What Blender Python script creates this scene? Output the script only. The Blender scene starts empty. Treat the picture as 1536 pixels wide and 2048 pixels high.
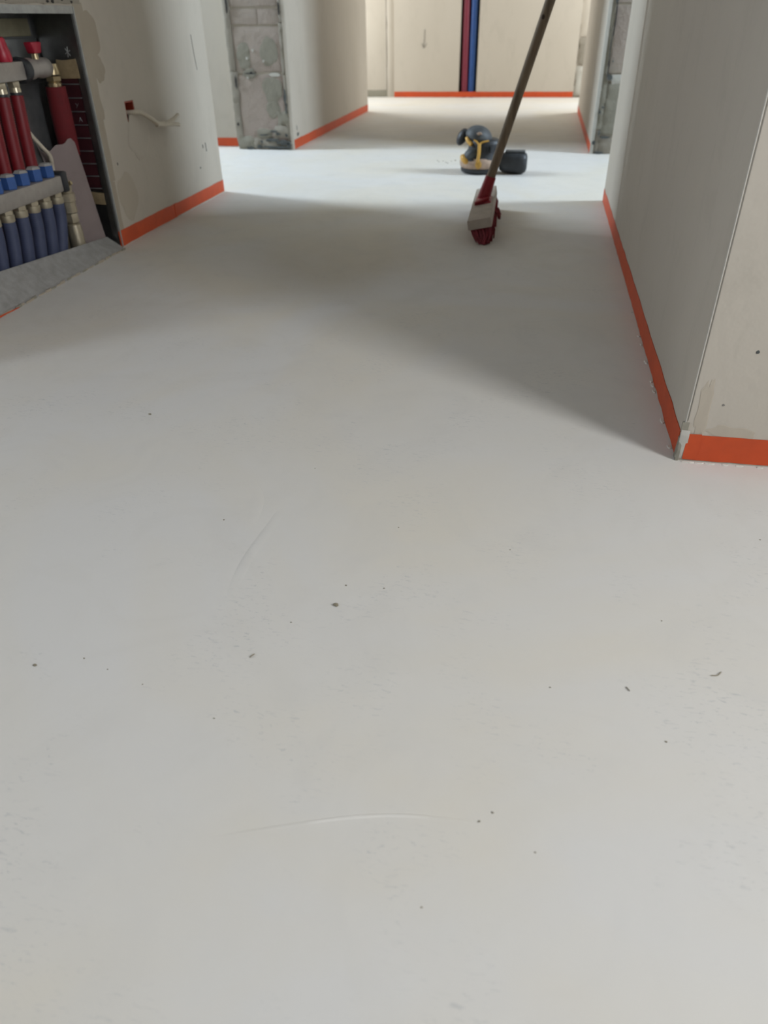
import bpy, bmesh, math, random
from mathutils import Vector, Matrix, noise

random.seed(7)
C = bpy.context.scene.collection
scene = bpy.context.scene

# ------------------------------------------------------------------ camera
PITCH, YAW, ROLL, F_PX, CAM_H = 0.600424, 0.196876, 0.016641, 1440.96, 0.5
fw = Vector((-math.sin(YAW)*math.cos(PITCH), math.cos(YAW)*math.cos(PITCH), -math.sin(PITCH)))
rt = Vector((math.cos(YAW), math.sin(YAW), 0))
dn = fw.cross(rt)
r2 = rt*math.cos(ROLL) + dn*math.sin(ROLL)
d2 = -rt*math.sin(ROLL) + dn*math.cos(ROLL)
cd = bpy.data.cameras.new('camera')
cam = bpy.data.objects.new('camera', cd)
C.objects.link(cam)
cam.matrix_world = Matrix(((r2.x, -d2.x, -fw.x, 0), (r2.y, -d2.y, -fw.y, 0), (r2.z, -d2.z, -fw.z, CAM_H), (0, 0, 0, 1)))
cd.sensor_fit = 'VERTICAL'
cd.sensor_height = 36
cd.lens = F_PX/2048*36
cd.clip_start = 0.02
cd.dof.use_dof = True
cd.dof.focus_distance = 0.95
cd.dof.aperture_fstop = 25.33/1000/0.0042      # pupil of about 4 mm
scene.camera = cam

# ------------------------------------------------------------------ world: overcast sky
scene.view_settings.view_transform = 'Standard'
scene.view_settings.look = 'None'
scene.view_settings.gamma = 1
scene.view_settings.use_curve_mapping = False
scene.view_settings.exposure = 1.2
w = bpy.data.worlds.new('overcast_sky')
scene.world = w
w.use_nodes = True
nt = w.node_tree
nt.nodes.clear()
o = nt.nodes.new('ShaderNodeOutputWorld')
bg = nt.nodes.new('ShaderNodeBackground')
tc = nt.nodes.new('ShaderNodeTexCoord')
sp = nt.nodes.new('ShaderNodeSeparateXYZ')
rp = nt.nodes.new('ShaderNodeValToRGB')
mp = nt.nodes.new('ShaderNodeMapRange')
mp.inputs[1].default_value = -1
mp.inputs[2].default_value = 1
nt.links.new(tc.outputs['Generated'], sp.inputs[0])
nt.links.new(sp.outputs[2], mp.inputs[0])
nt.links.new(mp.outputs[0], rp.inputs[0])
rp.color_ramp.elements[0].position = 0.47
rp.color_ramp.elements[0].color = (0.20, 0.20, 0.18, 1)     # the ground outside
rp.color_ramp.elements[1].position = 0.52
rp.color_ramp.elements[1].color = (0.86, 0.93, 1.0, 1)
nt.links.new(rp.outputs[0], bg.inputs[0])
bg.inputs[1].default_value = 0.05
nt.links.new(bg.outputs[0], o.inputs[0])

# the building's outline (metres); the corridor runs along +Y
XL, XR = -1.075, 0.225
XI = -1.11                      # inner left wall
YN, YD, YF, YE, YB = 0.905, 2.608, 3.584, 5.265, 6.26
RC = 0.010                      # raw wall ends: core set back behind the block faces
WT = 0.275                      # wall thickness
OXL, OXR, OY0 = -2.95, 2.1, -1.6
CEIL, HEAD = 2.5, 2.05          # ceiling, underside of the added lintels
NXL, NXR = -2.1, 1.3            # side walls of the near room
EXL, EXR = -1.65, 0.76            # side walls of the end rooms
COOL, CLOUD, BLUE, HAZE = (0.80, 0.92, 1.08), (0.93, 0.96, 1.0), (0.75, 0.90, 1.06), (0.95, 0.985, 0.99)
# windows in the outer walls: wall, from, to, z0, z1, brightness and colour of the sky seen through it
WINDOWS = [('NL', -0.50, 0.10, 0.45, 2.2, 3.8, COOL), ('NR', -0.36, 0.28, 0.45, 2.2, 6.9, CLOUD),
           ('L', 2.94, 3.54, 1.00, 2.40, 21.0, BLUE), ('R', 2.70, 3.28, 1.00, 2.40, 21.0, BLUE),
           ('EL', 5.32, 6.22, 0.20, 2.25, 3.0, HAZE), ('ER', 5.32, 6.22, 0.20, 2.25, 3.0, HAZE)]
WALL_X = {'L': OXL, 'R': OXR, 'NL': NXL, 'NR': NXR, 'EL': EXL, 'ER': EXR}
scene.cycles.max_bounces = 6
scene.cycles.diffuse_bounces = 4
scene.cycles.glossy_bounces = 2
for side, y0, y1, z0, z1, lum, col in WINDOWS:             # overcast daylight in each window opening
    ld = bpy.data.lights.new('window_daylight', 'AREA')
    ld.shape = 'RECTANGLE'
    ld.size = z1 - z0
    ld.size_y = y1 - y0
    ld.color = col
    ld.energy = lum*math.pi*(z1-z0)*(y1-y0)
    lo = bpy.data.objects.new('window_daylight', ld)
    C.objects.link(lo)
    lo.location = (WALL_X[side]+(-0.12 if 'L' in side else 0.12), (y0+y1)/2, (z0+z1)/2)
    lo.rotation_euler = (0, -math.pi/2 if 'L' in side else math.pi/2, 0)

# ------------------------------------------------------------------ materials
def new_mat(name):
    m = bpy.data.materials.new(name)
    m.use_nodes = True
    n = m.node_tree
    return m, n, n.nodes['Principled BSDF']

def tex_noise(n, scale, detail=4, rough=0.55, dist=0.0, vec=None):
    t = n.nodes.new('ShaderNodeTexNoise')
    t.inputs['Scale'].default_value = scale
    t.inputs['Detail'].default_value = detail
    t.inputs['Roughness'].default_value = rough
    t.inputs['Distortion'].default_value = dist
    if vec is not None:
        n.links.new(vec, t.inputs['Vector'])
    return t

def ramp(n, src, stops):
    r = n.nodes.new('ShaderNodeValToRGB')
    el = r.color_ramp.elements
    el[0].position, el[0].color = stops[0][0], (*stops[0][1], 1)
    el[1].position, el[1].color = stops[-1][0], (*stops[-1][1], 1)
    for p, c in stops[1:-1]:
        e = el.new(p)
        e.color = (*c, 1)
    n.links.new(src, r.inputs[0])
    return r

def mix(n, fac, a, b, mode='MIX'):
    x = n.nodes.new('ShaderNodeMix')
    x.data_type = 'RGBA'
    x.blend_type = mode
    if isinstance(fac, float):
        x.inputs[0].default_value = fac
    else:
        n.links.new(fac, x.inputs[0])
    for s, i in ((a, 6), (b, 7)):
        if isinstance(s, tuple):
            x.inputs[i].default_value = (*s, 1)
        else:
            n.links.new(s, x.inputs[i])
    return x.outputs[2]

def bump(n, b, src, strength, dist=0.002):
    k = n.nodes.new('ShaderNodeBump')
    k.inputs['Strength'].default_value = strength
    k.inputs['Distance'].default_value = dist
    n.links.new(src, k.inputs['Height'])
    n.links.new(k.outputs[0], b.inputs['Normal'])

def plain(name, col, rough=0.6, metal=0.0, var=0.12, scale=40, bmp=0.0):
    """one colour with a little grain and wear"""
    m, n, b = new_mat(name)
    tco = n.nodes.new('ShaderNodeTexCoord')
    t = tex_noise(n, scale, 5, 0.6, 0, tco.outputs['Object'])
    lo = tuple(c*(1-var) for c in col)
    hi = tuple(min(1, c*(1+var)) for c in col)
    r = ramp(n, t.outputs[0], [(0.3, lo), (0.7, hi)])
    n.links.new(r.outputs[0], b.inputs['Base Color'])
    b.inputs['Roughness'].default_value = rough
    b.inputs['Metallic'].default_value = metal
    if bmp:
        bump(n, b, t.outputs[0], bmp)
    return m

def plaster(name, base, warm, dark, bmp=0.25, spots=0.0):
    m, n, b = new_mat(name)
    tco = n.nodes.new('ShaderNodeTexCoord')
    v = tco.outputs['Object']
    mpg = n.nodes.new('ShaderNodeMapping')
    mpg.inputs['Scale'].default_value = (1, 1, 0.45)
    n.links.new(v, mpg.inputs[0])
    big = tex_noise(n, 2.3, 3, 0.5, 0.6, mpg.outputs[0])
    mid = tex_noise(n, 14, 6, 0.65, 0.8, mpg.outputs[0])
    c = mix(n, ramp(n, big.outputs[0], [(0.38, (0, 0, 0)), (0.66, (1, 1, 1))]).outputs[0], base, warm)
    c = mix(n, ramp(n, mid.outputs[0], [(0.52, (0, 0, 0)), (0.8, (0.55, 0.55, 0.55))]).outputs[0], c, dark)
    if spots:
        sp_ = tex_noise(n, 45, 3, 0.7, 0, v)
        c = mix(n, ramp(n, sp_.outputs[0], [(0.70, (0, 0, 0)), (0.76, (spots,)*3)]).outputs[0], c, tuple(x*0.4 for x in base))
    n.links.new(c, b.inputs['Base Color'])
    b.inputs['Roughness'].default_value = 0.85
    b.inputs['Specular IOR Level'].default_value = 0.25
    fine = tex_noise(n, 55, 2, 0.75, 0, v)
    bump(n, b, fine.outputs[0], bmp, 0.003)
    return m

M = {}
M['plaster'] = plaster('wall_plaster', (0.48, 0.43, 0.36), (0.45, 0.40, 0.33), (0.39, 0.345, 0.285), 0.22)
M['plaster_edge'] = plaster('raw_plaster_edge', (0.29, 0.26, 0.21), (0.255, 0.225, 0.18), (0.17, 0.15, 0.12), 0.9, 0.5)
M['filler'] = plaster('filler_patch', (0.37, 0.32, 0.25), (0.35, 0.295, 0.23), (0.30, 0.25, 0.19), 0.3)
M['stain'] = plaster('wall_stain', (0.43, 0.375, 0.30), (0.41, 0.355, 0.285), (0.37, 0.32, 0.255), 0.2)
M['white_plaster'] = plaster('fresh_plaster', (0.48, 0.455, 0.40), (0.44, 0.42, 0.37), (0.36, 0.34, 0.30), 0.6)
M['concrete'] = plaster('raw_concrete', (0.36, 0.355, 0.34), (0.33, 0.325, 0.31), (0.27, 0.265, 0.25), 0.4)
M['block'] = plaster('aerated_block', (0.34, 0.275, 0.236), (0.325, 0.275, 0.226), (0.27, 0.247, 0.20), 0.9, 0.25)
M['mortar'] = plaster('mortar', (0.26, 0.24, 0.19), (0.235, 0.218, 0.172), (0.165, 0.153, 0.125), 0.9, 0.4)
M['dark_grey'] = plain('dark_mortar_hole', (0.075, 0.08, 0.075), 0.9, 0, 0.3, 60, 0.5)
M['dark'] = plain('dark_hole', (0.025, 0.022, 0.02), 0.95, 0, 0.3, 60)
M['tape'] = plain('orange_tape', (0.50, 0.060, 0.009), 0.55, 0, 0.10, 25, 0.15)
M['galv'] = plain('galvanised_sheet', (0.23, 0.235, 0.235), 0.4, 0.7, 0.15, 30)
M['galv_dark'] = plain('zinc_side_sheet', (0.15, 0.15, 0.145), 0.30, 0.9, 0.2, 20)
M['galv_light'] = plain('zinc_frame_edge', (0.33, 0.335, 0.32), 0.5, 0.3, 0.15, 60)
M['khaki'] = plain('khaki_board', (0.26, 0.24, 0.16), 0.8, 0, 0.15, 30)
M['foam'] = plain('yellow_foam', (0.27, 0.20, 0.11), 0.9, 0, 0.2, 60, 0.6)
M['nickel'] = plain('nickel_bar', (0.31, 0.28, 0.25), 0.45, 0.3, 0.10, 50)
M['brass'] = plain('brass_fitting', (0.50, 0.40, 0.24), 0.32, 0.85, 0.15, 60)
M['nickel_nut'] = plain('nickel_plated_nut', (0.52, 0.46, 0.34), 0.33, 0.7, 0.12, 60)
M['red_hose'] = plain('red_hose', (0.155, 0.004, 0.008), 0.5, 0, 0.12, 40)
M['red_foam'] = plain('red_pipe_insulation', (0.125, 0.004, 0.007), 0.8, 0, 0.12, 60, 0.3)
M['red_cap'] = plain('red_plastic', (0.34, 0.012, 0.03), 0.4, 0, 0.12, 30)
M['blue_hose'] = plain('blue_hose', (0.045, 0.055, 0.105), 0.6, 0, 0.12, 40)
M['blue_cap'] = plain('blue_plastic', (0.030, 0.085, 0.26), 0.45, 0, 0.1, 30)
M['cap_top'] = plain('pale_cap_top', (0.31, 0.30, 0.285), 0.8, 0, 0.12, 50)  # caps are pale grey on top
M['black'] = plain('black_plastic', (0.022, 0.023, 0.026), 0.5, 0, 0.2, 50)
M['paper'] = plain('torn_cardboard', (0.30, 0.24, 0.225), 0.85, 0, 0.10, 12, 0.2)
M['screed_board'] = plain('grey_dusty_board', (0.26, 0.25, 0.235), 0.85, 0, 0.16, 55, 0.4)
M['cable'] = plain('beige_cable', (0.52, 0.46, 0.36), 0.55, 0, 0.08, 60)
M['box_red'] = plain('red_flush_box', (0.28, 0.035, 0.015), 0.5, 0, 0.15, 60)
M['sander_grey'] = plain('dusty_grey_rubber', (0.060, 0.064, 0.066), 0.6, 0, 0.35, 45)
M['sander_dark'] = plain('dark_slate_plastic', (0.026, 0.028, 0.031), 0.5, 0, 0.3, 45)
M['sander_yellow'] = plain('dusty_yellow_plastic', (0.56, 0.31, 0.055), 0.5, 0, 0.22, 50)
M['dust_skin'] = plain('dusty_shroud', (0.42, 0.30, 0.22), 0.75, 0, 0.25, 50)
M['bristle'] = plain('red_bristle', (0.19, 0.006, 0.016), 0.55, 0, 0.25, 80)
M['broom_red'] = plain('red_broom_socket', (0.27, 0.008, 0.018), 0.4, 0, 0.12, 40)
M['broom_wood'] = plain('pale_broom_block', (0.40, 0.34, 0.285), 0.7, 0, 0.12, 40, 0.15)
M['red_conduit'] = plain('red_conduit', (0.17, 0.012, 0.03), 0.55, 0, 0.1, 40)
M['blue_conduit'] = plain('blue_conduit', (0.007, 0.05, 0.19), 0.55, 0, 0.1, 40)
M['crumb'] = plain('plaster_crumb', (0.22, 0.19, 0.13), 0.9, 0, 0.3, 300)
M['crumb_white'] = plain('white_crumb', (0.60, 0.57, 0.50), 0.9, 0, 0.1, 300)
M['pencil'] = plain('pencil_line', (0.20, 0.185, 0.16), 0.8, 0, 0.1, 100)
M['frame_white'] = plain('white_window_frame', (0.75, 0.75, 0.74), 0.4, 0, 0.04, 20)

# pole wood with long grain
m, n, b = new_mat('weathered_pole_wood')
tco = n.nodes.new('ShaderNodeTexCoord')
mpg = n.nodes.new('ShaderNodeMapping')
mpg.inputs['Scale'].default_value = (60, 60, 3)
n.links.new(tco.outputs['Object'], mpg.inputs[0])
t = tex_noise(n, 1.5, 5, 0.6, 0.4, mpg.outputs[0])
r = ramp(n, t.outputs[0], [(0.3, (0.14, 0.10, 0.064)), (0.7, (0.26, 0.20, 0.135))])
n.links.new(r.outputs[0], b.inputs['Base Color'])
b.inputs['Roughness'].default_value = 0.7
M['pole'] = m

# levelling compound floor
m, n, b = new_mat('levelling_compound')
tco = n.nodes.new('ShaderNodeTexCoord')
v = tco.outputs['Object']
big = tex_noise(n, 1.6, 4, 0.55, 1.2, v)
mid = tex_noise(n, 6.0, 5, 0.6, 1.5, v)
c = mix(n, ramp(n, big.outputs[0], [(0.40, (0, 0, 0)), (0.62, (1, 1, 1))]).outputs[0], (0.64, 0.615, 0.575), (0.645, 0.60, 0.52))
c = mix(n, ramp(n, mid.outputs[0], [(0.5, (0, 0, 0)), (0.75, (0.5, 0.5, 0.5))]).outputs[0], c, (0.595, 0.565, 0.515))
# faint scratches and pits in patches
mpg = n.nodes.new('ShaderNodeMapping')
mpg.inputs['Scale'].default_value = (1, 3.2, 1)
mpg.inputs['Rotation'].default_value = (0, 0, 0.5)
n.links.new(v, mpg.inputs[0])
scr = tex_noise(n, 95, 3, 0.7, 0.6, mpg.outputs[0])
patch = tex_noise(n, 7, 3, 0.6, 0.5, v)
pm = ramp(n, patch.outputs[0], [(0.50, (0, 0, 0)), (0.66, (1, 1, 1))])
sm = ramp(n, scr.outputs[0], [(0.57, (0, 0, 0)), (0.69, (0.8, 0.8, 0.8))])
c = mix(n, mix(n, 1.0, pm.outputs[0], sm.outputs[0], 'MULTIPLY'), c, (0.44, 0.435, 0.42))
n.links.new(c, b.inputs['Base Color'])
rr = ramp(n, mid.outputs[0], [(0.35, (0.50,)*3), (0.7, (0.66,)*3)])
n.links.new(rr.outputs[0], b.inputs['Roughness'])
b.inputs['Specular IOR Level'].default_value = 0.3
swirl = tex_noise(n, 5.0, 3, 0.72, 1.6, v)
bump(n, b, swirl.outputs[0], 0.22, 0.006)
M['floor'] = m

# ------------------------------------------------------------------ mesh helpers
def link(name, me, mat, parent=None, smooth=None):
    o = bpy.data.objects.new(name, me)
    C.objects.link(o)
    if mat is not None and not me.materials:
        me.materials.append(M[mat] if isinstance(mat, str) else mat)
    if smooth is not None:
        for p in me.polygons:
            p.use_smooth = True
        me.set_sharp_from_angle(angle=math.radians(smooth))
    if parent is not None:
        o.parent = parent
        o.matrix_parent_inverse = Matrix.Identity(4)
        o.location = tuple(-a for a in parent.location) if parent.type == 'EMPTY' and parent.get('abs') else o.location
    return o

def obj(name, bm, mat, parent=None, smooth=None):
    me = bpy.data.meshes.new(name)
    bmesh.ops.recalc_face_normals(bm, faces=bm.faces[:])
    bm.to_mesh(me)
    bm.free()
    return link(name, me, mat, parent, smooth)

def tag(o, label=None, cat=None, group=None, kind=None):
    if label:
        o['label'] = label
    if cat:
        o['category'] = cat
    if group:
        o['group'] = group
    if kind:
        o['kind'] = kind
    return o

def thing(name, label, cat, loc, group=None):
    """an Empty at the thing's base; parts are modelled in world coordinates and shifted back"""
    o = bpy.data.objects.new(name, None)
    C.objects.link(o)
    o.location = loc
    o.empty_display_size = 0.05
    o['abs'] = 1
    return tag(o, label, cat, group)

def box(bm, x0, x1, y0, y1, z0, z1):
    vs = [bm.verts.new((x, y, z)) for z in (z0, z1) for y in (y0, y1) for x in (x0, x1)]
    for f in ((0, 2, 3, 1), (4, 5, 7, 6), (0, 1, 5, 4), (2, 6, 7, 3), (0, 4, 6, 2), (1, 3, 7, 5)):
        bm.faces.new([vs[i] for i in f])
    return vs

def bevel_all(bm, off, seg=2):
    bmesh.ops.bevel(bm, geom=bm.edges[:], offset=off, segments=seg, affect='EDGES', profile=0.5)

def box_obj(name, mat, ext, parent=None, bev=0.0, seg=2):
    bm = bmesh.new()
    box(bm, *ext)
    if bev:
        bevel_all(bm, bev, seg)
    return obj(name, bm, mat, parent, 40 if bev else None)

def prism_bm(poly, z0, z1, rnd=None):
    """extrude a footprint; rnd = {vertex index: radius} rounds vertical edges"""
    rnd = rnd or {}
    pts = []
    k = len(poly)
    for i, p in enumerate(poly):
        p = Vector(p)
        if i in rnd:
            a = (Vector(poly[i-1]) - p).normalized()
            c = (Vector(poly[(i+1) % k]) - p).normalized()
            rad = rnd[i]
            ctr = p + a*rad + c*rad
            p0, p1 = p + a*rad - ctr, p + c*rad - ctr
            for s in range(7):
                t = s/6
                ang = t*math.pi/2
                pts.append(ctr + p0*math.cos(ang) + p1*math.sin(ang))
        else:
            pts.append(p)
    bm = bmesh.new()
    lo = [bm.verts.new((p.x, p.y, z0)) for p in pts]
    hi = [bm.verts.new((p.x, p.y, z1)) for p in pts]
    bm.faces.new(lo)
    bm.faces.new(hi)
    q = len(pts)
    for i in range(q):
        bm.faces.new((lo[i], lo[(i+1) % q], hi[(i+1) % q], hi[i]))
    return bm

def frame_at(d):
    d = d.normalized()
    u = d.orthogonal().normalized() if abs(d.z) < 0.99 else Vector((1, 0, 0))
    if abs(d.z) < 0.99:
        u = d.cross(Vector((0, 0, 1))).normalized()
    return u, d.cross(u).normalized()

def tube_bm(pts, rad, seg=12, bm=None, caps=True):
    """sweep circles of radius rad (number or list) along pts"""
    bm = bm or bmesh.new()
    pts = [Vector(p) for p in pts]
    k = len(pts)
    rings = []
    u = None
    for i, p in enumerate(pts):
        d = (pts[min(i+1, k-1)] - pts[max(i-1, 0)]).normalized()
        if u is None:
            u, v = frame_at(d)
        else:
            u = (u - d*u.dot(d)).normalized()
            v = d.cross(u).normalized()
        ra = rad[i] if isinstance(rad, (list, tuple)) else rad
        rings.append([bm.verts.new(p + u*math.cos(2*math.pi*s/seg)*ra + v*math.sin(2*math.pi*s/seg)*ra) for s in range(seg)])
    for a, c in zip(rings, rings[1:]):
        for s in range(seg):
            bm.faces.new((a[s], a[(s+1) % seg], c[(s+1) % seg], c[s]))
    if caps:
        bm.faces.new(rings[0][::-1])
        bm.faces.new(rings[-1])
    return bm

def lathe_bm(axis_p, axis_d, prof, seg=20, bm=None):
    """profile of (distance along axis, radius)"""
    axis_p, axis_d = Vector(axis_p), Vector(axis_d).normalized()
    u, v = frame_at(axis_d)
    bm = bm or bmesh.new()
    rings = []
    for t, ra in prof:
        rings.append([bm.verts.new(axis_p + axis_d*t + u*math.cos(2*math.pi*s/seg)*ra + v*math.sin(2*math.pi*s/seg)*ra) for s in range(seg)])
    for a, c in zip(rings, rings[1:]):
        for s in range(seg):
            bm.faces.new((a[s], a[(s+1) % seg], c[(s+1) % seg], c[s]))
    bm.faces.new(rings[0][::-1])
    bm.faces.new(rings[-1])
    return bm

def smooth_path(pts, n=8):
    """Catmull-Rom through pts"""
    P = [Vector(p) for p in pts]
    P = [P[0]*2 - P[1]] + P + [P[-1]*2 - P[-2]]
    out = []
    for i in range(1, len(P)-2):
        a, b_, c_, d_ = P[i-1:i+3]
        for s in range(n):
            t = s/n
            out.append(0.5*((2*b_) + (c_-a)*t + (2*a-5*b_+4*c_-d_)*t*t + (3*b_-a-3*c_+d_)*t**3))
    out.append(P[-2])
    return out

def resample(pts, step):
    out = [pts[0]]
    acc = 0
    for a, c in zip(pts, pts[1:]):
        L = (c-a).length
        pos = step - acc
        while pos <= L:
            out.append(a.lerp(c, pos/L))
            pos += step
        acc = L - (pos - step)
    return out

def corrugated(name, pts, rad, mat, parent, pitch=0.0045, amp=0.0012, seg=14):
    P = resample(smooth_path(pts, 12), pitch/2)
    rr_ = [rad + (amp/2 if i % 2 else -amp/2) for i in range(len(P))]
    return obj(name, tube_bm(P, rr_, seg), mat, parent, 80)

def hexnut_bm(p, d, r, h, bm=None, chamfer=0.15):
    bm = lathe_bm(p, d, [(0, r*0.88), (h*chamfer, r), (h*(1-chamfer), r), (h, r*0.88)], 6, bm)
    return bm

def boolean_cut(o, cutters):
    for c_ in cutters:
        md = o.modifiers.new('cut', 'BOOLEAN')
        md.operation = 'DIFFERENCE'
        md.solver = 'EXACT'
        md.object = c_
    bpy.context.view_layer.update()
    dg = bpy.context.evaluated_depsgraph_get()
    me = bpy.data.meshes.new_from_object(o.evaluated_get(dg))
    o.modifiers.clear()
    o.data = me
    for c_ in cutters:
        bpy.data.objects.remove(c_)

def rough_slab(name, mat, parent, face, u0, u1, v0, v1, depth, amp=0.004, step=0.02, seed=0, ragged=0.0, axis='-y'):
    """a rough lump lying on a wall: a grid pushed about by noise, with thickness.
    axis '-y': lies on plane y=face, looks to -y, u=x v=z; '+x': plane x=face, looks to +x, u=y v=z;
    '-x': plane x=face, looks to -x."""
    if axis == '-y' and abs(face-(YF+RC)) < 1e-6:
        depth -= 0.03-RC
    nu = max(2, int((u1-u0)/step))
    nv = max(2, int((v1-v0)/step))
    bm = bmesh.new()
    F, B = [], []
    for j in range(nv+1):
        fr, br = [], []
        for i in range(nu+1):
            u = u0 + (u1-u0)*i/nu
            vv = v0 + (v1-v0)*j/nv
            e = i in (0, nu) or j in (0, nv)
            q = Vector((u*38+seed*7.3, vv*38, seed*3.1))
            du = noise.noise(q)*ragged if i in (0, nu) else 0
            dv = noise.noise(q+Vector((9, 4, 2)))*ragged if j in (0, nv) else 0
            dd = depth + noise.noise(q*0.8)*amp + noise.noise(q*2.3)*amp*0.4 - (depth*0.35 if e else 0)
            dd = max(dd, 0.0008)
            def P(off):
                if axis == '-y':
                    return (u+du, face-off, vv+dv)
                if axis == '+x':
                    return (face+off, u+du, vv+dv)
                return (face-off, u+du, vv+dv)
            fr.append(bm.verts.new(P(dd)))
            br.append(bm.verts.new(P(-0.002)))
        F.append(fr)
        B.append(br)
    for j in range(nv):
        for i in range(nu):
            bm.faces.new((F[j][i], F[j][i+1], F[j+1][i+1], F[j+1][i]))
            bm.faces.new((B[j][i], B[j+1][i], B[j+1][i+1], B[j][i+1]))
    for i in range(nu):
        bm.faces.new((F[0][i], B[0][i], B[0][i+1], F[0][i+1]))
        bm.faces.new((F[nv][i], F[nv][i+1], B[nv][i+1], B[nv][i]))
    for j in range(nv):
        bm.faces.new((F[j][0], F[j+1][0], B[j+1][0], B[j][0]))
        bm.faces.new((F[j][nu], B[j][nu], B[j+1][nu], F[j+1][nu]))
    return obj(name, bm, mat, parent, 50)

def blob(name, mat, parent, face, cu, cv, ru, rv, thick, axis='+x', seed=0, rag=0.15, n=26):
    """thin irregular patch on a wall, with thickness and a feathered edge"""
    bm = bmesh.new()
    def P(u, v_, off):
        if axis == '+x':
            return (face+off, u, v_)
        if axis == '-x':
            return (face-off, u, v_)
        if axis == '+z':
            return (u, v_, face+off)
        return (u, face-off, v_)
    rings = []
    for s, off in ((1.0, -0.001), (1.0, thick*0.35), (0.86, thick), ):
        ring = []
        for i in range(n):
            a = 2*math.pi*i/n
            k = s*(1 + rag*noise.noise(Vector((math.cos(a)*1.6+seed*5, math.sin(a)*1.6, seed))) + rag*0.4*noise.noise(Vector((math.cos(a)*5, math.sin(a)*5+seed, 3))))
            ring.append(bm.verts.new(P(cu+ru*math.cos(a)*k, cv+rv*math.sin(a)*k, off)))
        rings.append(ring)
    for a_, c_ in zip(rings, rings[1:]):
        for i in range(n):
            bm.faces.new((a_[i], a_[(i+1) % n], c_[(i+1) % n], c_[i]))
    bm.faces.new(rings[0])
    bm.faces.new(rings[-1])
    return obj(name, bm, mat, parent)

def structure(o, label=None):
    o['kind'] = 'structure'
    if label:
        o['label'] = label
    return o

# ------------------------------------------------------------------ the shell
bm = bmesh.new()
box(bm, OXL-0.3, OXR+0.3, OY0-0.3, YB+0.4, -0.12, 0)
floor = structure(obj('floor', bm, 'floor'), 'pale grey levelling compound floor with faint trowel ridges')
bm = bmesh.new()
box(bm, OXL-0.3, OXR+0.3, OY0-0.3, YB+0.4, CEIL, CEIL+0.15)
structure(obj('ceiling', bm, 'concrete'), 'raw concrete ceiling')
for k, (a, b_, c_, d_) in enumerate([(XL, XR, YN, YN+WT), (XL-WT, XL, YD, YF+RC), (XR, XR+WT, YD, YF+RC), (XI-WT, XI, YE, YB), (XR, XR+WT, YE, YB)]):  # unseen lintels added to keep ceiling bounce out of the corridor
    bm = bmesh.new()
    box(bm, a, b_, c_, d_, HEAD, CEIL)
    structure(obj('added_lintel_%d' % (k+1), bm, 'concrete'), 'unseen lintel added over a corridor opening to cut bounced light')

def outer_wall(name, side, ya, yb, label):
    x0, x1 = (WALL_X[side]-0.25, WALL_X[side]) if 'L' in side else (WALL_X[side], WALL_X[side]+0.25)
    bm = bmesh.new()
    box(bm, x0, x1, ya, yb, 0, CEIL)
    wl = structure(obj(name, bm, 'concrete'), label)
    cuts = []
    for s, y0, y1, z0, z1, _l, _c in WINDOWS:
        if s == side:
            bm = bmesh.new()
            box(bm, x0-0.1, x1+0.1, y0, y1, z0, z1)
            cuts.append(obj('cutter', bm, 'plaster'))
    boolean_cut(wl, cuts)
    return wl
outer_wall('wall_outer_left', 'L', YN, YF+0.3, 'outer wall of the room left of the corridor, with window openings')
outer_wall('wall_outer_right', 'R', YN, YF+0.3, 'outer wall of the room right of the corridor, with window openings')
outer_wall('wall_end_left', 'EL', YF+0.3, YB+0.4, 'outer wall of the end room at left, with its window opening')
outer_wall('wall_end_right', 'ER', YF+0.3, YB+0.4, 'outer wall of the end room at right, with its window opening')
outer_wall('wall_near_left', 'NL', OY0-0.25, YN, 'left side wall of the near room with its window opening')
outer_wall('wall_near_right', 'NR', OY0-0.25, YN, 'right side wall of the near room with its window opening')
for i, (s, y0, y1, z0, z1, _l, _c) in enumerate(WINDOWS):           # window frames round the openings
    x = WALL_X[s]+(-0.16 if 'L' in s else 0.10)
    bm = bmesh.new()
    f = 0.05
    box(bm, x, x+0.06, y0, y0+f, z0, z1)
    box(bm, x, x+0.06, y1-f, y1, z0, z1)
    box(bm, x, x+0.06, y0+f, y1-f, z0, z0+f)
    box(bm, x, x+0.06, y0+f, y1-f, z1-f, z1)
    structure(obj('window_%d' % (i+1), bm, 'frame_white'), 'white frame of an open window in the outer wall')
bm = bmesh.new()
box(bm, NXL, NXR, OY0-0.25, OY0, 0, CEIL)
wbh = structure(obj('wall_behind', bm, 'concrete'), 'raw wall closing the near room')

# left wall with the cabinet niche, the near room's partition behind it
wl = obj('wall_left', prism_bm([(OXL, YN), (XL, YN), (XL, YD), (XL-WT, YD), (XL-WT, YN+WT), (OXL, YN+WT)], 0, CEIL, {1: 0.012, 2: 0.018}), 'plaster')
structure(wl, 'cream plastered corridor wall with the open heating cabinet niche')
CY0, CY1, CZ = 1.20, 1.842, 0.531
bm = bmesh.new()
box(bm, XL-0.135, XL+0.05, CY0, CY1, -0.05, CZ)
c1 = obj('cutter', bm, 'plaster')
bm = bmesh.new()
box(bm, XL-0.05, XL+0.05, 2.000, 2.050, 0.282, 0.330)
c2 = obj('cutter', bm, 'plaster')
boolean_cut(wl, [c1, c2])
for p in wl.data.polygons:
    p.use_smooth = True
wl.data.set_sharp_from_angle(angle=math.radians(35))

# right wall: corridor side and the front face towards the camera
wr = obj('wall_right', prism_bm([(XR, YN), (OXR, YN), (OXR, YN+WT), (XR+WT, YN+WT), (XR+WT, YD), (XR, YD)], 0, CEIL, {0: 0.003, 5: 0.022}), 'plaster', None, 35)
structure(wr, 'smooth plastered corridor wall and its front face at the corner')

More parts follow.
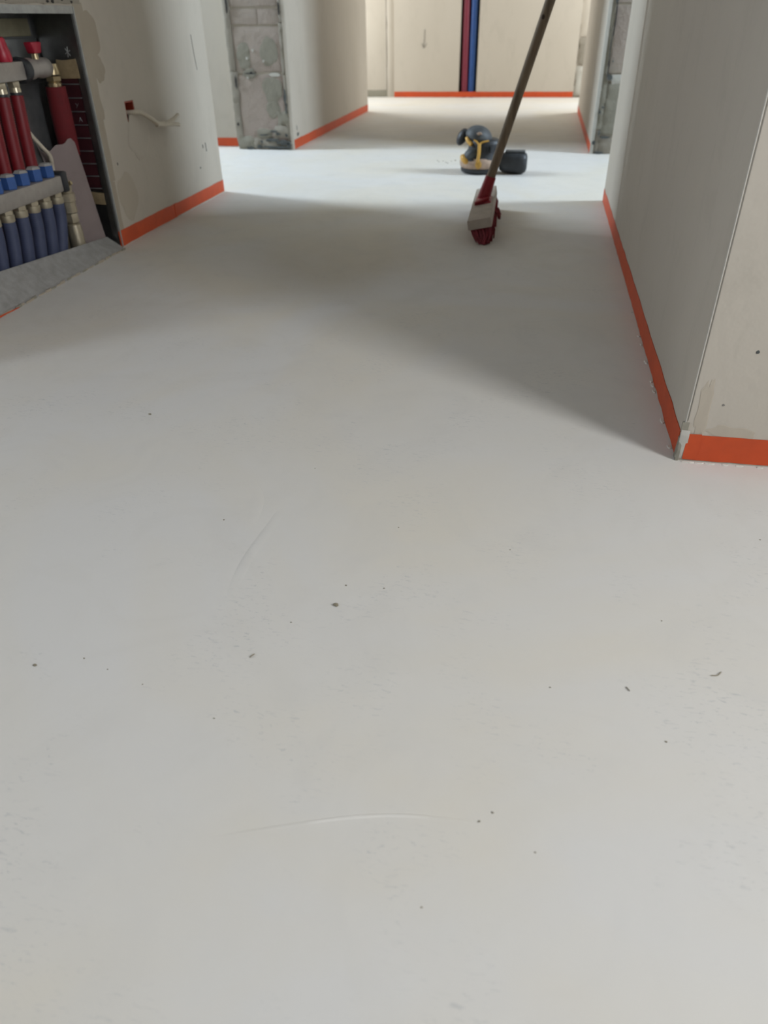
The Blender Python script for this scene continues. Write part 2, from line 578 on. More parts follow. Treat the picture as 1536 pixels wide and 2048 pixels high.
# far-left part: inner corridor wall (with raw block end) and the room wall beside it
wi = obj('wall_inner_left', prism_bm([(XI-WT, YF+RC), (XI, YF+RC), (XI, YE), (XI-WT, YE)], 0, CEIL, {2: 0.012}), 'plaster', None, 35)
structure(wi, 'plastered corridor wall with a raw block end beyond the cross opening')
bm = bmesh.new()
box(bm, OXL, XI-WT-0.027, YF+0.078, YF+0.3, 0, CEIL)
structure(obj('wall_side_room', bm, 'plaster'), 'plastered wall of the left room beside the raw block end')
wj = obj('wall_inner_right', prism_bm([(XR, YF+RC), (OXR, YF+RC), (OXR, YF+0.3), (XR+WT, YF+0.3), (XR+WT, YE), (XR, YE)], 0, CEIL, {5: 0.012}), 'plaster', None, 35)
structure(wj, 'plastered corridor wall with a broken raw end beyond the cross opening')
# the inner left wall's plaster skin runs up to the end face
bm = prism_bm([(XI-0.016, YF), (XI, YF), (XI, YF+RC), (XI-0.016, YF+RC)], 0, CEIL, {1: 0.006})
obj('plaster_skin', bm, 'plaster', wi, 35)
bm = prism_bm([(XR, YF), (XR+0.014, YF), (XR+0.014, YF+RC), (XR, YF+RC)], 0, CEIL, {0: 0.006})
obj('plaster_skin', bm, 'white_plaster', wj, 35)

# back wall with the pipe chase
wb = obj('wall_back', prism_bm([(XI-0.006, YB), (XR-0.005, YB), (XR-0.005, YB+0.3), (XI-0.006, YB+0.3)], 0, CEIL), 'plaster')
structure(wb, 'plastered end wall with a chase for two pipes')
bm = bmesh.new()
box(bm, -0.625, -0.492, YB-0.05, YB+0.07, -0.05, CEIL+0.1)
boolean_cut(wb, [obj('cutter', bm, 'plaster')])
box_obj('chase_shade', 'dark', (-0.624, -0.493, YB+0.062, YB+0.0695, 0.0, CEIL), wb)  # near-black sheet painting the shade at the back of the chase
bm = bmesh.new()
box(bm, OXL, XI-0.006, YB+0.045, YB+0.3, 0, CEIL)
wbl = structure(obj('wall_back_left', bm, 'plaster'), 'plastered wall left of the end wall')
bm = bmesh.new()
box(bm, XR-0.005, OXR, YB+0.03, YB+0.3, 0, CEIL)
wbr = structure(obj('wall_back_right', bm, 'plaster'), 'rough plastered wall right of the end wall')
# end-wall edges
rough_slab('plaster_lip', 'plaster', wbl, YB+0.045, XI-0.062, XI-0.008, 0.0, 1.2, 0.028, 0.003, 0.05, 3, 0.004)
rough_slab('crack', 'dark', wbl, YB+0.045, XI-0.070, XI-0.062, 0.02, 1.2, 0.004, 0.001, 0.06, 4, 0.004)
rough_slab('mortar_band', 'mortar', wbl, YB+0.045, XI-0.25, XI-0.064, 0.0, 0.045, 0.008, 0.003, 0.03, 5, 0.004)
rough_slab('plaster_lump', 'white_plaster', wbr, YB+0.03, XR-0.003, XR+0.07, 0.01, 0.20, 0.022, 0.008, 0.018, 6, 0.012)
rough_slab('plaster_lump', 'plaster_edge', wbr, YB+0.03, XR+0.0, XR+0.08, 0.215, 0.36, 0.018, 0.008, 0.018, 7, 0.012)
rough_slab('plaster_lump', 'plaster', wbr, YB+0.03, XR-0.003, XR+0.08, 0.375, 1.1, 0.020, 0.006, 0.03, 8, 0.010)

# ------------------------------------------------------------------ raw block end of the inner left wall
x0, x1 = XI-WT, XI
zs = [(0.035, 0.300), (0.312, 0.478), (0.488, 0.541), (0.552, 0.80), (0.81, 1.06), (1.07, 1.32)]
for k, (za, zb) in enumerate(zs):
    if k == 2:
        rough_slab('block', 'block', wi, YF+RC, x0+0.028, x0+0.145, za, zb, 0.026, 0.002, 0.02, 10+k, 0.002)
        rough_slab('block', 'block', wi, YF+RC, x0+0.149, x1-0.030, za, zb, 0.025, 0.002, 0.02, 30+k, 0.002)
    else:
        rough_slab('block', 'block', wi, YF+RC, x0+0.028, x1-0.030, za, zb, 0.026, 0.003, 0.018, 10+k, 0.003)
# plaster edges standing either side
for k, (za, zb) in enumerate([(0.01, 0.19), (0.19, 0.315), (0.318, 0.62), (0.62, 1.4)]):
    rough_slab('plaster_edge', 'plaster_edge', wi, YF+RC, x0-0.002, x0+0.025+0.004*(k % 2), za, zb, 0.031, 0.003, 0.012, 40+k, 0.004)
for k, (za, zb) in enumerate([(0.05, 0.15), (0.155, 0.30), (0.303, 0.49), (0.493, 1.4)]):
    rough_slab('plaster_edge', 'plaster_edge', wi, YF+RC, x1-0.034+0.003*(k % 2), x1-0.014, za, zb, 0.030, 0.004, 0.010, 50+k, 0.005)
# mortar smears on the blocks
for k, (a, b_, c_, d_, mt) in enumerate([
        (0.04, 0.105, 0.32, 0.42, 'mortar'), (0.15, 0.225, 0.33, 0.44, 'mortar'),
        (0.145, 0.235, 0.19, 0.292, 'mortar'), (0.15, 0.225, 0.13, 0.20, 'mortar'),
        (0.06, 0.12, 0.285, 0.325, 'mortar'), (0.18, 0.235, 0.293, 0.308, 'white_plaster')]):
    blob('mortar_smear', mt, wi, YF+0.0035, x0+(a+b_)/2, (c_+d_)/2, (b_-a)/2, (d_-c_)/2, 0.0012, '-y', 60+k, 0.28)
# broken foot of the wall
for k, (a, b_, c_, d_, mt) in enumerate([
        (0.0, 0.10, 0.0, 0.055, 'mortar'), (0.08, 0.20, 0.0, 0.05, 'plaster_edge'), (0.16, 0.262, 0.0, 0.03, 'mortar'),
        (0.10, 0.17, 0.045, 0.085, 'mortar'), (0.18, 0.255, 0.05, 0.10, 'plaster_edge'), (0.20, 0.258, 0.10, 0.16, 'mortar')]):
    rough_slab('mortar_lump', mt, wi, YF+RC, x0+a, x0+b_, c_, d_, 0.032, 0.007, 0.011, 80+k, 0.006)
for k, (a, c_, ru, rv, rot) in enumerate([
        (0.172, 0.040, 0.030, 0.0075, 0), (0.220, 0.030, 0.030, 0.010, 0), (0.105, 0.012, 0.012, 0.007, 0), (0.060, 0.006, 0.018, 0.0075, 0),
        (0.200, 0.066, 0.010, 0.006, 0), (0.182, 0.076, 0.014, 0.004, 0), (0.130, 0.062, 0.022, 0.003, 0), (0.250, 0.022, 0.010, 0.012, 0),
        (0.118, 0.033, 0.006, 0.006, 0), (0.185, 0.010, 0.060, 0.006, 0), (0.240, 0.060, 0.005, 0.007, 0), (0.250, 0.17, 0.004, 0.022, 0), (0.247, 0.215, 0.005, 0.03, 0)]):
    blob('dark_patch', 'dark_grey', wi, YF-0.0045, x0+a, c_, ru, rv, 0.0022, '-y', 90+k, 0.6)
for k, (a, c_, ru, rv) in enumerate([(0.012, 0.105, 0.004, 0.007), (0.024, 0.27, 0.0035, 0.026), (0.095, 0.306, 0.026, 0.0022), (0.10, 0.3085, 0.006, 0.004), (0.018, 0.56, 0.004, 0.03), (0.25, 0.54, 0.004, 0.02)]):
    blob('pit', 'dark', wi, YF-0.004, x0+a, c_, ru, rv, 0.0016, '-y', 110+k, 0.4)
for k, (a, c_) in enumerate([(0.115, 0.393), (0.085, 0.362), (0.16, 0.352), (0.08, 0.29)]):
    blob('plaster_speck', 'white_plaster', wi, YF+0.002, x0+a, c_, 0.005, 0.006, 0.004, '-y', 120+k, 0.4)

# ------------------------------------------------------------------ broken raw end of the inner right wall
rough_slab('plaster_edge', 'plaster_edge', wj, YF+RC, XR+0.014, XR+0.031, 0.0, 0.09, 0.030, 0.003, 0.010, 130, 0.003)
rough_slab('mortar_lump', 'mortar', wj, YF+RC, XR+0.014, XR+0.036, 0.095, 0.30, 0.029, 0.004, 0.010, 131, 0.003)
rough_slab('mortar_lump', 'mortar', wj, YF+RC, XR+0.014, XR+0.030, 0.30, 1.2, 0.029, 0.003, 0.012, 132, 0.003)
rough_slab('mortar_lump', 'mortar', wj, YF+RC, XR+0.034, XR+0.26, 0.075, 0.268, 0.027, 0.006, 0.014, 133, 0.003)
rough_slab('mortar_lump', 'plaster_edge', wj, YF+RC, XR+0.030, XR+0.26, 0.0, 0.058, 0.029, 0.004, 0.012, 134, 0.003)
rough_slab('block', 'block', wj, YF+RC, XR+0.037, XR+0.27, 0.302, 0.530, 0.026, 0.002, 0.02, 135, 0.002)
rough_slab('block', 'block', wj, YF+RC, XR+0.037, XR+0.27, 0.54, 0.78, 0.026, 0.002, 0.02, 136, 0.002)
rough_slab('plaster_lump', 'white_plaster', wj, YF+RC, XR+0.052, XR+0.12, 0.262, 0.296, 0.030, 0.004, 0.012, 137, 0.004)
pts = smooth_path([(XR+0.032, YF-0.001, 0.545), (XR+0.034, YF-0.001, 0.47), (XR+0.029, YF-0.001, 0.40), (XR+0.031, YF-0.001, 0.33), (XR+0.033, YF-0.001, 0.288)], 6)
obj('crack', tube_bm(pts, [0.0022 + 0.0012*noise.noise(p*60) for p in pts], 6), 'dark', wj)
for k, (a, c_, ru, rv) in enumerate([(0.042, 0.287, 0.010, 0.011), (0.030, 0.545, 0.006, 0.006), (0.055, 0.066, 0.026, 0.005), (0.029, 0.08, 0.003, 0.014), (0.012, 0.044, 0.006, 0.007),
                                     (0.038, 0.005, 0.02, 0.005), (0.020, 0.16, 0.005, 0.006), (0.030, 0.178, 0.005, 0.004), (0.045, 0.343, 0.003, 0.004)]):
    blob('pit', 'dark_grey', wj, YF-0.002, XR+a, c_, ru, rv, 0.0025, '-y', 140+k, 0.5)

# ------------------------------------------------------------------ surface marks on the left wall
blob('filler_patch', 'filler', wl, XL, 1.900, 0.478, 0.036, 0.048, 0.0012, '+x', 1, 0.15)
blob('filler_patch', 'filler', wl, XL, 1.905, 0.408, 0.026, 0.030, 0.0010, '+x', 2, 0.25)
blob('filler_patch', 'stain', wl, XL, 1.925, 0.115, 0.050, 0.060, 0.0010, '+x', 3, 0.2)
blob('filler_patch', 'plaster', wl, XL, 2.045, 0.245, 0.055, 0.060, 0.0016, '+x', 4, 0.3)
rough_slab('raw_edge', 'filler', wl, XL, 1.846, 1.884, 0.30, 0.54, 0.0020, 0.0025, 0.009, 150, 0.004, '+x')
rough_slab('raw_edge', 'filler', wl, XL, 1.846, 1.876, 0.16, 0.30, 0.0016, 0.0020, 0.009, 151, 0.004, '+x')
rough_slab('raw_edge', 'filler', wl, XL, 1.846, 1.868, 0.04, 0.16, 0.0012, 0.0016, 0.009, 152, 0.003, '+x')
rough_slab('raw_edge', 'plaster_edge', wl, XL, 1.25, 1.875, 0.537, 0.553, 0.0025, 0.0030, 0.009, 153, 0.003, '+x')
for k in range(9):
    y = 1.56 + 0.035*k + random.uniform(-0.008, 0.008)
    blob('pit', 'dark', wl, XL+0.0025, y, 0.544+random.uniform(-0.003, 0.003), random.uniform(0.003, 0.007), random.uniform(0.002, 0.004), 0.0012, '+x', 160+k, 0.5, 12)
for k, (y, z, ru, rv) in enumerate([(2.462, 0.163, 0.003, 0.006), (2.485, 0.168, 0.0025, 0.004), (2.486, 0.158, 0.0018, 0.010), (2.487, 0.149, 0.003, 0.004), (2.420, 0.106, 0.004, 0.003), (1.903, 0.196, 0.002, 0.004), (1.868, 0.300, 0.002, 0.003)]):
    blob('drill_hole_disc', 'dark_grey', wl, XL, y, z, ru, rv, 0.0008, '+x', 170+k, 0.3, 12)  # raised dark discs; the shade inside the drill holes is painted
obj('pencil_mark', tube_bm([(XL+0.0004, 2.487, 0.468), (XL+0.0004, 2.492, 0.42), (XL+0.0004, 2.500, 0.375)], 0.0011, 6), 'pencil', wl)
obj('pencil_mark', tube_bm([(XL+0.0004, 1.853, 0.561), (XL+0.0004, 1.935, 0.559)], 0.0012, 6), 'pencil', wl)
obj('pencil_mark', tube_bm([(XL+0.0004, 1.853, 0.561), (XL+0.0004, 1.854, 0.70)], 0.0010, 6), 'pencil', wl)
# marks on other walls
obj('pencil_mark', tube_bm([(-0.885, YB-0.0003, 0.43), (-0.888, YB-0.0003, 0.36), (-0.893, YB-0.0003, 0.315)], 0.0025, 6), 'pencil', wb)
obj('pencil_mark', tube_bm([(-0.905, YB-0.0003, 0.345), (-0.893, YB-0.0003, 0.315), (-0.868, YB-0.0003, 0.345)], 0.0022, 6), 'pencil', wb)
blob('drill_hole_disc', 'dark_grey', wr, YN, 0.288, 0.158, 0.0019, 0.0024, 0.0008, '-y', 180, 0.25, 14)
blob('drill_hole_disc', 'pencil', wr, YN, 0.2655, 0.085, 0.0018, 0.0016, 0.0006, '-y', 181, 0.3, 12)
blob('filler_patch', 'stain', wr, YN, 0.243, 0.075, 0.008, 0.050, 0.0005, '-y', 182, 0.5)
blob('filler_patch', 'stain', wr, YN, 0.285, 0.047, 0.030, 0.010, 0.0004, '-y', 183, 0.5)
blob('dark_chip', 'dark_grey', wi, XI, 3.650, 0.058, 0.014, 0.008, 0.0008, '+x', 185, 0.6)
blob('dark_chip', 'dark_grey', wi, XI, 3.640, 0.085, 0.004, 0.010, 0.0008, '+x', 186, 0.6)

# metal corner bead on the near corner of the right wall
tr = thing('trim_1', 'thin metal plaster bead on the near right wall corner', None, (XR, YN, 0))
tr['kind'] = 'structure'
bm = bmesh.new()
tube_bm([(XR+0.0005, YN+0.0005, 0.05), (XR+0.0005, YN+0.0005, CEIL)], 0.0010, 8, bm)
obj('bead', bm, 'white_plaster', tr, 60)
bm = bmesh.new()
box(bm, XR+0.0024, XR+0.0032, YN-0.0003, YN+0.001, 0.06, CEIL)
obj('bead_groove', bm, 'pencil', tr)
rough_slab('exposed_bead_foot', 'white_plaster', tr, YN, XR-0.0025, XR+0.0085, 0.004, 0.046, 0.0022, 0.0020, 0.005, 190, 0.0025)
rough_slab('broken_plaster', 'mortar', tr, XR, YN-0.001, YN+0.012, 0.0, 0.030, 0.0024, 0.0020, 0.004, 191, 0.0025, '-x')
rough_slab('broken_plaster', 'mortar', tr, YN, XR-0.003, XR+0.006, 0.044, 0.058, 0.0014, 0.0012, 0.004, 192, 0.0015)

# ------------------------------------------------------------------ orange tape along the wall feet
def tape(label, a, b_, nrm, z0=0.002, h=0.038, th=0.0009, wob=0.0012, seed=0, step=0.02, wrap=None, base=True):
    """strip of tape from a to b (x, y) on a wall whose outward normal is nrm"""
    a, b_, nn = Vector(a), Vector(b_), Vector(nrm)
    L = (b_-a).length
    k = max(2, int(L/step))
    bm = bmesh.new()
    rows = []
    line = [(a.lerp(b_, i/k), nn) for i in range(k+1)]
    if wrap:
        line += wrap
    for i, (p, nv) in enumerate(line):
        s = i*0.37+seed*11
        zt = z0 + h + wob*noise.noise(Vector((s, 0.3, seed)))
        zb = z0 + wob*noise.noise(Vector((s*1.7, 4.1, seed))) + 0.0008
        zb = max(zb, 0.0004)
        q0 = p + nv*0.0003
        q1 = p + nv*(th+0.0003)
        rows.append([bm.verts.new((q0.x, q0.y, zb)), bm.verts.new((q1.x, q1.y, zb)), bm.verts.new((q1.x, q1.y, zt)), bm.verts.new((q0.x, q0.y, zt))])
    for r0, r1 in zip(rows, rows[1:]):
        for j in range(4):
            bm.faces.new((r0[j], r0[(j+1) % 4], r1[(j+1) % 4], r1[j]))
    bm.faces.new(rows[0])
    bm.faces.new(rows[-1][::-1])
    return tag(obj('masking_tape', bm, 'tape', None, 40), label, 'tape', 'orange tape strips along the wall feet')

arc = []
for s in range(1, 7):
    t = s/6*math.pi/2
    arc.append((Vector((XL-0.018+0.018*math.cos(t), YD-0.018+0.018*math.sin(t))), Vector((math.cos(t), math.sin(t)))))
tape('orange tape strip on left wall foot from cabinet corner to the overlap', (XL, 1.835), (XL, 2.20), (1, 0), 0.002, 0.040, seed=1, wob=0.002)
tape('orange tape strip on left wall foot from overlap to the lit doorway edge', (XL+0.0010, 2.185), (XL+0.0006, YD-0.019), (1, 0), 0.004, 0.037, seed=2, wrap=arc)
tape('long orange tape strip on foot of the right corridor wall', (XR, YN+0.012), (XR, YD-0.022), (-1, 0), 0.001, 0.038, seed=3, wob=0.0028)
tape('wide bright orange tape on the front face right of the near corner', (XR+0.0075, YN), (1.6, YN), (0, -1), 0.002, 0.038, seed=4, step=0.015)
tape('short overlapping orange tape piece on front face at near right corner', (XR+0.0065, YN-0.0011), (XR+0.024, YN-0.0011), (0, -1), 0.003, 0.0385, th=0.0006, seed=14, step=0.006, wob=0.001)
tape('short orange tape strip left of the raw block wall end', (XI-WT-0.55, YF+0.078), (XI-WT-0.030, YF+0.078), (0, -1), 0.002, 0.036, seed=5)
tape('orange tape on the inner left wall foot right of the raw block end', (XI, YF+0.004), (XI, YE-0.012), (1, 0), 0.002, 0.040, seed=6, wob=0.002)
tape('orange tape on the inner right wall foot behind the sander', (XR, YF+0.004), (XR, YE-0.012), (-1, 0), 0.002, 0.038, seed=7)
tape('orange tape across the foot of the far end wall under the pipes', (XI-0.004, YB), (XR-0.006, YB), (0, -1), 0.002, 0.036, seed=8, step=0.04)

# plaster crumbs and filler bits stuck along the right tape foot
for k in range(9):
    y = YN + 0.03 + random.random()**1.5*0.7
    o_ = blob('plaster_crumb', 'crumb_white', None, 0.0, XR-0.003-random.random()*0.002, y, random.uniform(0.0015, 0.003), random.uniform(0.003, 0.009), 0.0016, '+z', 200+k, 0.5, 10)
    tag(o_, 'small white plaster crumb on floor along right wall tape', 'crumb', 'white crumbs along the right wall tape')
for k in range(6):
    x = XR + 0.012 + k*0.018 + random.uniform(-0.005, 0.005)
    o_ = blob('plaster_crumb', 'crumb_white', None, 0.0, x, YN-0.004, random.uniform(0.004, 0.009), random.uniform(0.0012, 0.0025), 0.0014, '+z', 220+k, 0.5, 10)
    tag(o_, 'small white plaster crumb on floor under the front face tape', 'crumb', 'white crumbs under the front tape')

# ------------------------------------------------------------------ heating cabinet
XB = XL-0.112                                       # back of the cabinet
cab = thing('manifold_cabinet', 'open galvanised heating cabinet let into the left wall', 'cabinet', (XL-0.06, 1.52, 0))
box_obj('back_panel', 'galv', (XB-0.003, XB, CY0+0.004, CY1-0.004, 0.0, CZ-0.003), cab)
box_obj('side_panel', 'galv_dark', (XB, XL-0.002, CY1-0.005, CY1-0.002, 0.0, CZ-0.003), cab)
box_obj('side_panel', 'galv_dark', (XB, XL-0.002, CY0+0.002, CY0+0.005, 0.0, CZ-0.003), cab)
box_obj('top_panel', 'galv', (XB, XL-0.002, CY0+0.005, CY1-0.005, CZ-0.005, CZ-0.002), cab)
bm = bmesh.new()                                    # front frame edge: right upright, top rail
box(bm, XL-0.006, XL+0.003, CY1-0.002, CY1+0.0025, 0.0, CZ+0.002)
obj('frame_upright', bm, 'galv_light', cab)
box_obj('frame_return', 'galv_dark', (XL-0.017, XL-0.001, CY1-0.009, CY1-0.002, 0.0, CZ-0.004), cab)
box_obj('frame_rail', 'galv_light', (XL-0.004, XL+0.003, CY0, CY1-0.004, CZ-0.012, CZ+0.003), cab, 0.001)
box_obj('frame_upright', 'galv_light', (XL-0.006, XL+0.004, CY0-0.003, CY0+0.006, 0.0, CZ+0.002), cab)
# pressed knock-out strip; its dark red paints in the red pipe's reflection
box_obj('knockout_strip', plain('knockouts_red_reflection', (0.055, 0.014, 0.018), 0.4, 0.2, 0.25, 25), (XL-0.082, XL-0.020, CY1-0.0075, CY1-0.005, 0.145, 0.392), cab)
for k in range(9):
    z = 0.147 + k*0.0290
    box_obj('rib', 'galv', (XL-0.082, XL-0.018, CY1-0.0105, CY1-0.0072, z, z+0.0026), cab, 0.0008, 1)
# stamped letters in the strip
def strokes(name, segs, z, parent, s=0.010, xo=XL-0.040):
    bm = bmesh.new()
    for (a, b_), (c_, d_) in segs:
        tube_bm([(xo+a*s, CY1-0.008, z+b_*s), (xo+c_*s, CY1-0.008, z+d_*s)], 0.0006, 5, bm)
    return obj(name, bm, 'galv', parent)
strokes('stamped_letter', [((0, 0), (0.4, 1)), ((0.4, 1), (0.8, 0)), ((0.15, 0.4), (0.65, 0.4))], 0.300, cab)
strokes('stamped_letter', [((0, 1), (0.4, 0.5)), ((0.8, 1), (0.0, 0))], 0.330, cab)
# pressed star on the side panel
bm = bmesh.new()
for a in range(6):
    t = a*math.pi/3+0.3
    tube_bm([(XL-0.032, CY1-0.006, 0.445), (XL-0.032+0.007*math.cos(t), CY1-0.006, 0.445+0.011*math.sin(t))], 0.0011, 5, bm)
obj('stamped_star', bm, 'galv_light', cab)
# foam plugs and rear boards
rough_slab('foam_plug', 'foam', cab, CY1-0.005, XL-0.066, XL-0.012, 0.392, 0.430, 0.010, 0.004, 0.012, 230, 0.003)
rough_slab('foam_plug', 'foam', cab, CY1-0.005, XL-0.055, XL-0.016, 0.110, 0.138, 0.008, 0.004, 0.010, 231, 0.003)
box_obj('rear_board', 'khaki', (XB, XB+0.006, 1.40, CY1-0.020, 0.478, 0.512), cab, 0.001)
box_obj('rear_plate', 'galv', (XB, XB+0.010, 1.66, CY1-0.010, 0.385, 0.474), cab, 0.001)
box_obj('mounting_rail', 'galv_light', (XB, XB+0.016, 1.625, 1.640, 0.05, 0.50), cab, 0.001)
box_obj('mounting_rail', 'galv_light', (XB, XB+0.016, 1.29, 1.305, 0.05, 0.50), cab, 0.001)

# ------------------------------------------------------------------ supply manifold (red)
XM = XL-0.058
sup = thing('supply_manifold', 'upper nickel heating manifold with red caps and red hoses', 'manifold', (XM, 1.5, 0.41))
zs_ = 0.418
bm = bmesh.new()
box(bm, XM-0.018, XM+0.018, 1.24, 1.668, zs_-0.019, zs_+0.017)
bevel_all(bm, 0.004, 2)
obj('bar', bm, 'nickel', sup, 40)
obj('end_clamp', lathe_bm((XM, 1.664, zs_-0.001), (0, 1, 0), [(0, 0.024), (0.004, 0.026), (0.008, 0.026), (0.010, 0.0235), (0.026, 0.0235), (0.028, 0.021)], 20), 'black', sup, 35)
bm = lathe_bm((XM, 1.690, zs_), (0, 1, 0), [(0, 0.0215), (0.022, 0.0215), (0.026, 0.018), (0.050, 0.018), (0.056, 0.021), (0.082, 0.020), (0.092, 0.014)], 18)
val = obj('end_valve', bm, M['nickel'], sup, 35)
bm = lathe_bm((XM, 1.742, zs_+0.016), (0, 0, 1), [(0, 0.008), (0.014, 0.007)], 12)
obj('valve_stem', bm, 'brass', val, 40)
bm = bmesh.new()
box(bm, XM-0.010, XM+0.010, 1.722, 1.764, zs_+0.028, zs_+0.050)
for v_ in bm.verts:
    if v_.co.z < zs_+0.03:
        v_.co.y = 1.743 + (v_.co.y-1.743)*0.6
bevel_all(bm, 0.003, 2)
obj('butterfly_handle', bm, 'red_cap', val, 40)['label'] = 'red butterfly handle'
bm = lathe_bm((XM, 1.795, zs_+0.006), (0, -0.02, -1), [(0, 0.014), (0.012, 0.017), (0.022, 0.017)], 16)
hexnut_bm((XM, 1.7945, zs_-0.018), (0, -0.02, -1), 0.018, 0.012, bm)
lathe_bm((XM, 1.794, zs_-0.030), (0, -0.02, -1), [(0, 0.013), (0.004, 0.016), (0.016, 0.015)], 16, bm)
obj('elbow_fitting', bm, 'brass', sup, 35)
bm = tube_bm([(XM, 1.794, 0.378), (XM-0.001, 1.795, 0.33), (XM-0.004, 1.798, 0.26), (XM-0.006, 1.800, 0.232)], [0.0225, 0.024, 0.024, 0.0235], 20)
obj('pipe_insulation', bm, 'red_foam', sup, 60)
obj('bare_pipe', tube_bm([(XM-0.006, 1.800, 0.24), (XM-0.020, 1.812, 0.18), (XM-0.026, 1.816, 0.0)], 0.010, 14), 'brass', sup, 60)
ys = [1.640-0.049*k for k in range(8)]
for k, y in enumerate(ys):
    bm = lathe_bm((XM, y-0.012, zs_+0.015), (0, -0.12, 1), [(0, 0.0155), (0.006, 0.0175), (0.022, 0.0165), (0.024, 0.0150), (0.042, 0.0135), (0.046, 0.011)], 18)
    obj('flow_cap', bm, 'red_cap', sup, 35)
    hexn = hexnut_bm((XM, y-0.002, zs_-0.018), (0, 0, -1), 0.0135, 0.014)
    lathe_bm((XM, y-0.002, zs_-0.030), (0, 0, -1), [(0, 0.0115), (0.010, 0.0125)], 14, hexn)
    hn = obj('hose_nut', hexn, 'nickel_nut', sup, 35)
    obj('hose_collar', lathe_bm((XM, y-0.003, zs_-0.040), (0, 0, -1), [(0, 0.0118), (0.008, 0.0118)], 14), 'black', hn, 35)
    corrugated('hose', [(XM, y-0.003, zs_-0.046), (XM-0.002, y-0.008, 0.29), (XM-0.006, y-0.010, 0.20), (XM-0.022, y-0.006, 0.10), (XM-0.028, y-0.002, 0.0)], 0.0140, 'red_hose', sup)

# ------------------------------------------------------------------ return manifold (blue)
XN = XL-0.050
ret = thing('return_manifold', 'lower nickel heating manifold with blue hex caps and blue hoses', 'manifold', (XN, 1.5, 0.18))
zr = 0.186
bm = bmesh.new()
box(bm, XN-0.018, XN+0.018, 1.20+0.04, 1.690, zr-0.019, zr+0.017)
bevel_all(bm, 0.004, 2)
obj('bar', bm, 'nickel', ret, 40)
bm = bmesh.new()
box(bm, XN-0.022, XN+0.021, 1.690, 1.712, zr-0.022, zr+0.024)
bevel_all(bm, 0.005, 2)
obj('end_clamp', bm, 'black', ret, 40)
bm = lathe_bm((XN-0.004, 1.728, zr-0.002), (0, 0, -1), [(-0.022, 0.006), (-0.014, 0.007), (-0.012, 0.011), (0.0, 0.012), (0.002, 0.0165), (0.020, 0.0165), (0.022, 0.0145), (0.026, 0.0145), (0.028, 0.019), (0.046, 0.019), (0.048, 0.0165), (0.072, 0.0170)], 8)
hexnut_bm((XN-0.004, 1.728, zr-0.076), (0, 0, -1), 0.0165, 0.022, bm)
lathe_bm((XN-0.004, 1.728, zr-0.100), (0, 0, -1), [(0, 0.012), (0.003, 0.016), (0.022, 0.0175), (0.086, 0.0175)], 14, bm)
dv = obj('drain_valve', bm, M['nickel_nut'], ret, 30)
bm = lathe_bm((XN-0.004, 1.700, zr-0.004), (0, 1, 0), [(0, 0.010), (0.026, 0.010)], 12)
obj('valve_branch', bm, 'brass', dv, 35)
obj('bleed_screw', lathe_bm((XN+0.006, 1.722, zr-0.010), (0.6, 0.1, 0.25), [(0, 0.005), (0.014, 0.005), (0.015, 0.003)], 10), 'brass', dv, 35)
yc = [1.668-0.0487*k for k in range(9)]
for k, y in enumerate(yc):
    bm = lathe_bm((XN, y-0.004, zr+0.016), (0, 0, 1), [(0, 0.0150), (0.003, 0.0172), (0.026, 0.0172)], 6)
    cp = obj('hex_cap', bm, 'blue_cap', ret)
    bm = lathe_bm((XN, y-0.004, zr+0.0422), (0, 0, 1), [(0, 0.0172), (0.0045, 0.0125), (0.006, 0.004)], 6)
    obj('cap_top', bm, 'cap_top', cp)
    bm = hexnut_bm((XN+0.002, y+0.005, zr-0.017), (0, 0, -1), 0.0158, 0.012)
    lathe_bm((XN+0.002, y+0.005, zr-0.028), (0, 0, -1), [(0, 0.0158), (0.012, 0.0158), (0.016, 0.013)], 14, bm)
    obj('hose_nut', bm, 'nickel_nut', ret, 35)
    e = (k == 0)
    corrugated('hose', [(XN+0.002, y+0.005, zr-0.038), (XN+0.001, y+0.003, 0.11), (XN-0.004, y-(0.004 if not e else 0.012), 0.05), (XN-0.010, y-(0.010 if not e else 0.030), 0.0)], 0.0146, 'blue_hose', ret)

# ------------------------------------------------------------------ torn cardboard sheet leaning in the cabinet
bm = bmesh.new()
bot, top_ = [], []
prof = [0.262, 0.246, 0.243, 0.247, 0.246, 0.252, 0.258, 0.259, 0.259, 0.262, 0.270, 0.272, 0.262]
nP = len(prof)
F, Bk = [], []
for i in range(nP):
    t = i/(nP-1)
    cols_f, cols_b = [], []
    for j in range(7):
        s = j/6
        z = 0.002 + (prof[i]-0.002)*s
        x = (-1.165-0.020*s) + ((-1.100-0.006*s)-(-1.165-0.020*s))*t + 0.0015*math.sin(5*t+3*s)
        y = (1.783-0.040*s) + ((1.822-0.044*s)-(1.783-0.040*s))*t - 0.003
        cols_f.append(bm.verts.new((x, y, z)))
        cols_b.append(bm.verts.new((x-0.0008, y+0.0022, z)))
    F.append(cols_f)
    Bk.append(cols_b)
for i in range(nP-1):
    for j in range(6):
        bm.faces.new((F[i][j], F[i+1][j], F[i+1][j+1], F[i][j+1]))
        bm.faces.new((Bk[i][j], Bk[i][j+1], Bk[i+1][j+1], Bk[i+1][j]))
    bm.faces.new((F[i][0], Bk[i][0], Bk[i+1][0], F[i+1][0]))
    bm.faces.new((F[i][6], F[i+1][6], Bk[i+1][6], Bk[i][6]))
for j in range(6):
    bm.faces.new((F[0][j], F[0][j+1], Bk[0][j+1], Bk[0][j]))
    bm.faces.new((F[-1][j], Bk[-1][j], Bk[-1][j+1], F[-1][j+1]))
